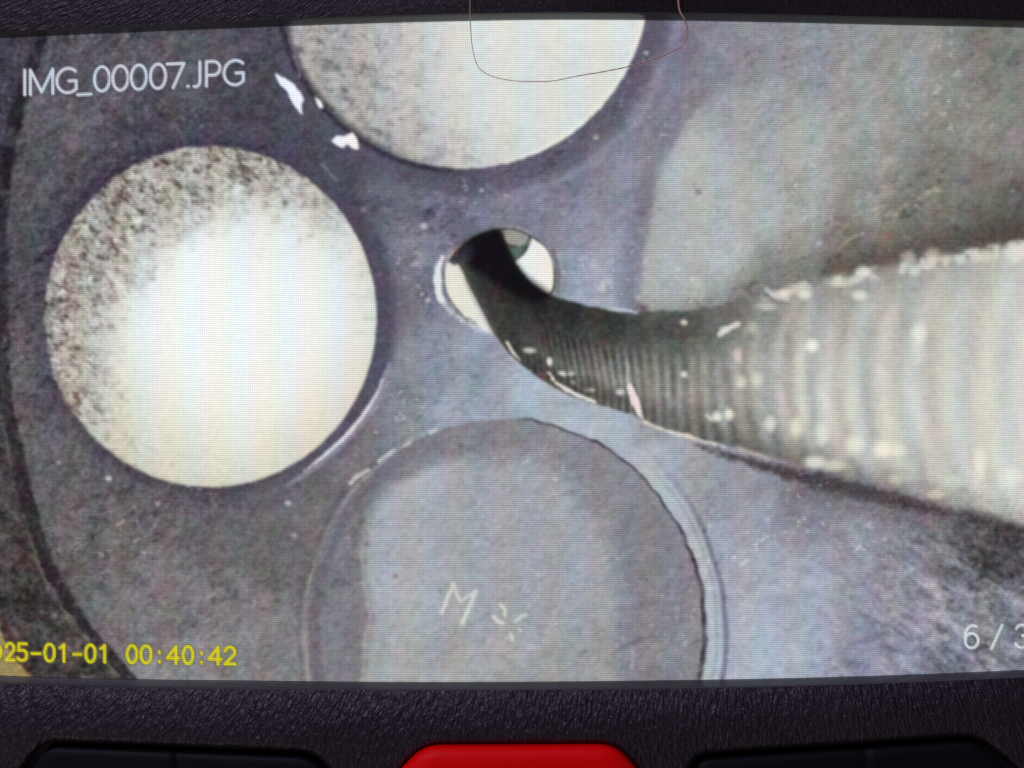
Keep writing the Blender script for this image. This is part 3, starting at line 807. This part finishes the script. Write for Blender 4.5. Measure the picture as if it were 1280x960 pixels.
# inner points, only over the parts near the picture
cand = []
for py in list(np.arange(866, 960, 7)) + list(np.arange(965, 1120, 16)):
    for px in np.arange(-140, 1470, 13): cand.append((px, py))
for py in np.arange(-62, 14, 6):
    for px in np.arange(-135, 1460, 13): cand.append((px, py))
for py in np.arange(40, 860, 30):
    for px in (-135, -118, -103, 1430, 1446, 1462): cand.append((px, py))
cx_, cy_ = np.array(cand)[:, 0], np.array(cand)[:, 1]
A = cx_[None].copy(); B = cy_[None].copy()
keep = (poly_sd(A, B, body_loop) < -4) & (poly_sd(A, B, hole_dense) > 3)
for lp in wells.values(): keep &= poly_sd(A, B, lp) > 9
for (px, py), kk in zip(cand, keep[0]):
    if kk: pts.append((float(px), float(py)))
# triangulate between the loops
v2, e2, f2, ov, _, _ = delaunay_2d_cdt([Vector(p) for p in pts], cons, [], 0, 1e-4)
cen = np.array([[sum(v2[i][0] for i in f) / len(f), sum(v2[i][1] for i in f) / len(f)] for f in f2])
A, B = cen[:, 0][None], cen[:, 1][None]
keep = (poly_sd(A, B, body_loop) < 0) & (poly_sd(A, B, hole_dense) > 0)
for lp in wells.values(): keep &= poly_sd(A, B, lp) > 0
vs = []
for i, p in enumerate(v2):
    z = front_z(p[0], p[1])
    src = ov[i]
    if len(src): z -= SDF.get(src[0], 0)
    bd = 0
    vs.append(W(p[0], p[1], z))
fs = []
for f, kk in zip(f2, keep[0]):
    if not kk: continue
    a, b, c = (v2[i] for i in f[:3])
    cr = (b[0] - a[0]) * (c[1] - a[1]) - (b[1] - a[1]) * (c[0] - a[0])
    fs.append(tuple(f) if cr < 0 else tuple(reversed(f)))
front = from_faces('front_cover', vs, fs, M_PLASTIC, monitor)

# walls and floor of the button wells, joined to the cover's edge
for k, lp in wells.items():
    vs, fs = [], []
    levels = [(0, None), (1.2, 1.2), (1.6, .2)]
    for off, zz in levels:
        ring = lp if off == 0 else offset(lp, -off)
        for (px, py), (qx, qy) in zip(lp, ring):
            z = front_z(px, py) - .42 if zz is None else zz
            vs.append(W(qx, qy, z))
    m = len(lp)
    for q in range(2):
        for i in range(m):
            j = (i + 1) % m
            fs.append((q * m + i, q * m + j, (q + 1) * m + j, (q + 1) * m + i))
    fs.append(tuple(range(2 * m, 3 * m)))
    w = from_faces('button_well', vs, fs, M_BACK, monitor, smooth=False)

# shell: rim rolling down to a flat back
vs, fs = [], []
m = len(body_loop)
levels = [(0, 0), (5, -.35), (9, -1.2), (11, -2.4), (11, -13), (6, -16), (-12, -17.5)]
for off, dz in levels:
    ring = offset(body_loop, off) if off else body_loop
    for (px, py), (qx, qy) in zip(body_loop, ring):
        # same scale all the way down: a straight-sided shell
        x, y, z = W(px, py, front_z(px, py)); k = SC * MM
        vs.append((x + (qx - px) * k, y - (qy - py) * k, z + dz * MM if dz > -10 else (HZ + dz) * MM))
for q in range(len(levels) - 1):
    for i in range(m):
        j = (i + 1) % m
        fs.append((q * m + i, q * m + j, (q + 1) * m + j, (q + 1) * m + i))
fs.append(tuple(range((len(levels) - 1) * m, len(levels) * m)))
shell = from_faces('back_shell', vs, fs, M_BACK, monitor)
for o in (gasket, shell):
    bm = bmesh.new(); bm.from_mesh(o.data); bmesh.ops.recalc_face_normals(bm, faces=bm.faces); bm.to_mesh(o.data); bm.free()

# ---- buttons: domed caps sitting in their wells
def dome(name, loop, gap, top, crown, mat, parent, notch=None, edge=16):
    """closed cap from a loop: side wall, rolled edge, slightly crowned top; notch = (x, width, depth) groove across it"""
    base = offset(loop, -gap)
    A_, B_ = np.meshgrid(np.arange(min(p[0] for p in base), max(p[0] for p in base), 4.0), np.arange(min(p[1] for p in base), max(p[1] for p in base), 4.0))
    sd = poly_sd(A_, B_, base)
    inner_pts = [(float(a), float(b)) for a, b, s in zip(A_.ravel(), B_.ravel(), sd.ravel()) if s < -edge - 3]
    P2 = list(base)
    for fr_ in (.06, .16, .32, .55, .8, 1.0): P2 += offset(base, -edge * fr_)
    P2 += inner_pts
    cn = [(i, (i + 1) % len(base)) for i in range(len(base))]
    v2, _, f2, _, _, _ = delaunay_2d_cdt([Vector(p) for p in P2], cn, [], 1, 1e-4)
    xs = np.array([[p[0] for p in v2]]); ys = np.array([[p[1] for p in v2]])
    d = np.maximum(-poly_sd(xs, ys, base)[0], 0)
    t = np.clip(d / edge, 0, 1)
    z = top - crown * (1 - np.sqrt(1 - (1 - t) ** 2))
    if notch is not None:
        nx, nw, nd = notch
        z = z - nd * np.exp(-((xs[0] - nx) / nw) ** 2)
    vs = [W(p[0], p[1], zz) for p, zz in zip(v2, z)]
    fs = []
    for f in f2:
        a, b, c = (v2[i] for i in f[:3])
        cr = (b[0] - a[0]) * (c[1] - a[1]) - (b[1] - a[1]) * (c[0] - a[0])
        fs.append(tuple(f) if cr < 0 else tuple(reversed(f)))
    bm = bmesh.new()
    bv = [bm.verts.new(v) for v in vs]
    for f in fs: bm.faces.new([bv[i] for i in f])
    ed = [e for e in bm.edges if e.is_boundary]
    ext = bmesh.ops.extrude_edge_only(bm, edges=ed)
    for g in ext['geom']:
        if isinstance(g, bmesh.types.BMVert): g.co.z = .25 * MM
    bmesh.ops.recalc_face_normals(bm, faces=bm.faces)
    me = bpy.data.meshes.new(name); bm.to_mesh(me); bm.free()
    me.polygons.foreach_set('use_smooth', [True] * len(me.polygons))
    return link(name, me, parent, (mat,))

b1 = dome('button', wells['left'], 9, 1.9, .5, M_KEY, monitor, notch=(222, 5, .35), edge=14)
b1['label'] = 'long black rocker button with a dividing groove, under the timestamp'
b2 = dome('button', wells['red'], 2.2, 3.3, 1.2, M_RED, monitor, edge=26)
b2['label'] = 'bright red rounded button under the middle of the screen'
b3 = dome('button', wells['right'], 9, 1.9, .5, M_KEY, monitor, notch=(1082, 5, .35), edge=14)
b3['label'] = 'long black rocker button with a dividing groove, under the page counter'

# ---------------------------------------------------------------- the hair lying over the top of the screen
def hair():
    path = [(578,-70,2.3),(586,-30,2.2),(587.5,0,1.9),(587.5,16,1.35),(588,30,.6),(589,45,.2),(591,62,.12),(597,82,.1),(608,92,.1),(624,98,.1),(648,101.5,.12),(672,102,.12),(692,101,.1),(722,95,.14),(752,90,.16),(782,84,.2),
            (806,77,.3),(830,69,.4),(848,60,.5),(857,50,.7),(859.5,38,.95),(856,25,1.3),(850,14,1.6),(848,0,1.9),(850,-25,2.2),(858,-60,2.3)]
    pp = smooth_path(path, 6)
    segs = 6
    vs, fs = [], []
    n = len(pp)
    P3 = [Vector(W(p[0], p[1], p[2] + .05)) for p in pp]
    for i, p in enumerate(P3):
        t = (P3[min(i + 1, n - 1)] - P3[max(i - 1, 0)]).normalized()
        u = t.cross(Vector((0, 0, 1))).normalized(); w = u.cross(t)
        f = i / (n - 1)
        r = np.interp(f, [0, .45, .6, 1], [.042, .034, .055, .085]) * MM
        for k in range(segs):
            a = 2 * math.pi * k / segs
            vs.append(tuple(p + u * r * math.cos(a) + w * r * math.sin(a)))
    for i in range(n - 1):
        for k in range(segs):
            k2 = (k + 1) % segs
            fs.append((i * segs + k, i * segs + k2, (i + 1) * segs + k2, (i + 1) * segs + k))
    fs.append(tuple(range(segs))[::-1]); fs.append(tuple((n - 1) * segs + k for k in range(segs)))
    o = from_faces('hair_strand', vs, fs, M_HAIR)
    o['label'] = 'thin brown hair curling in a loop over the top edge of the lit screen'
    o['category'] = 'hair'
hair()
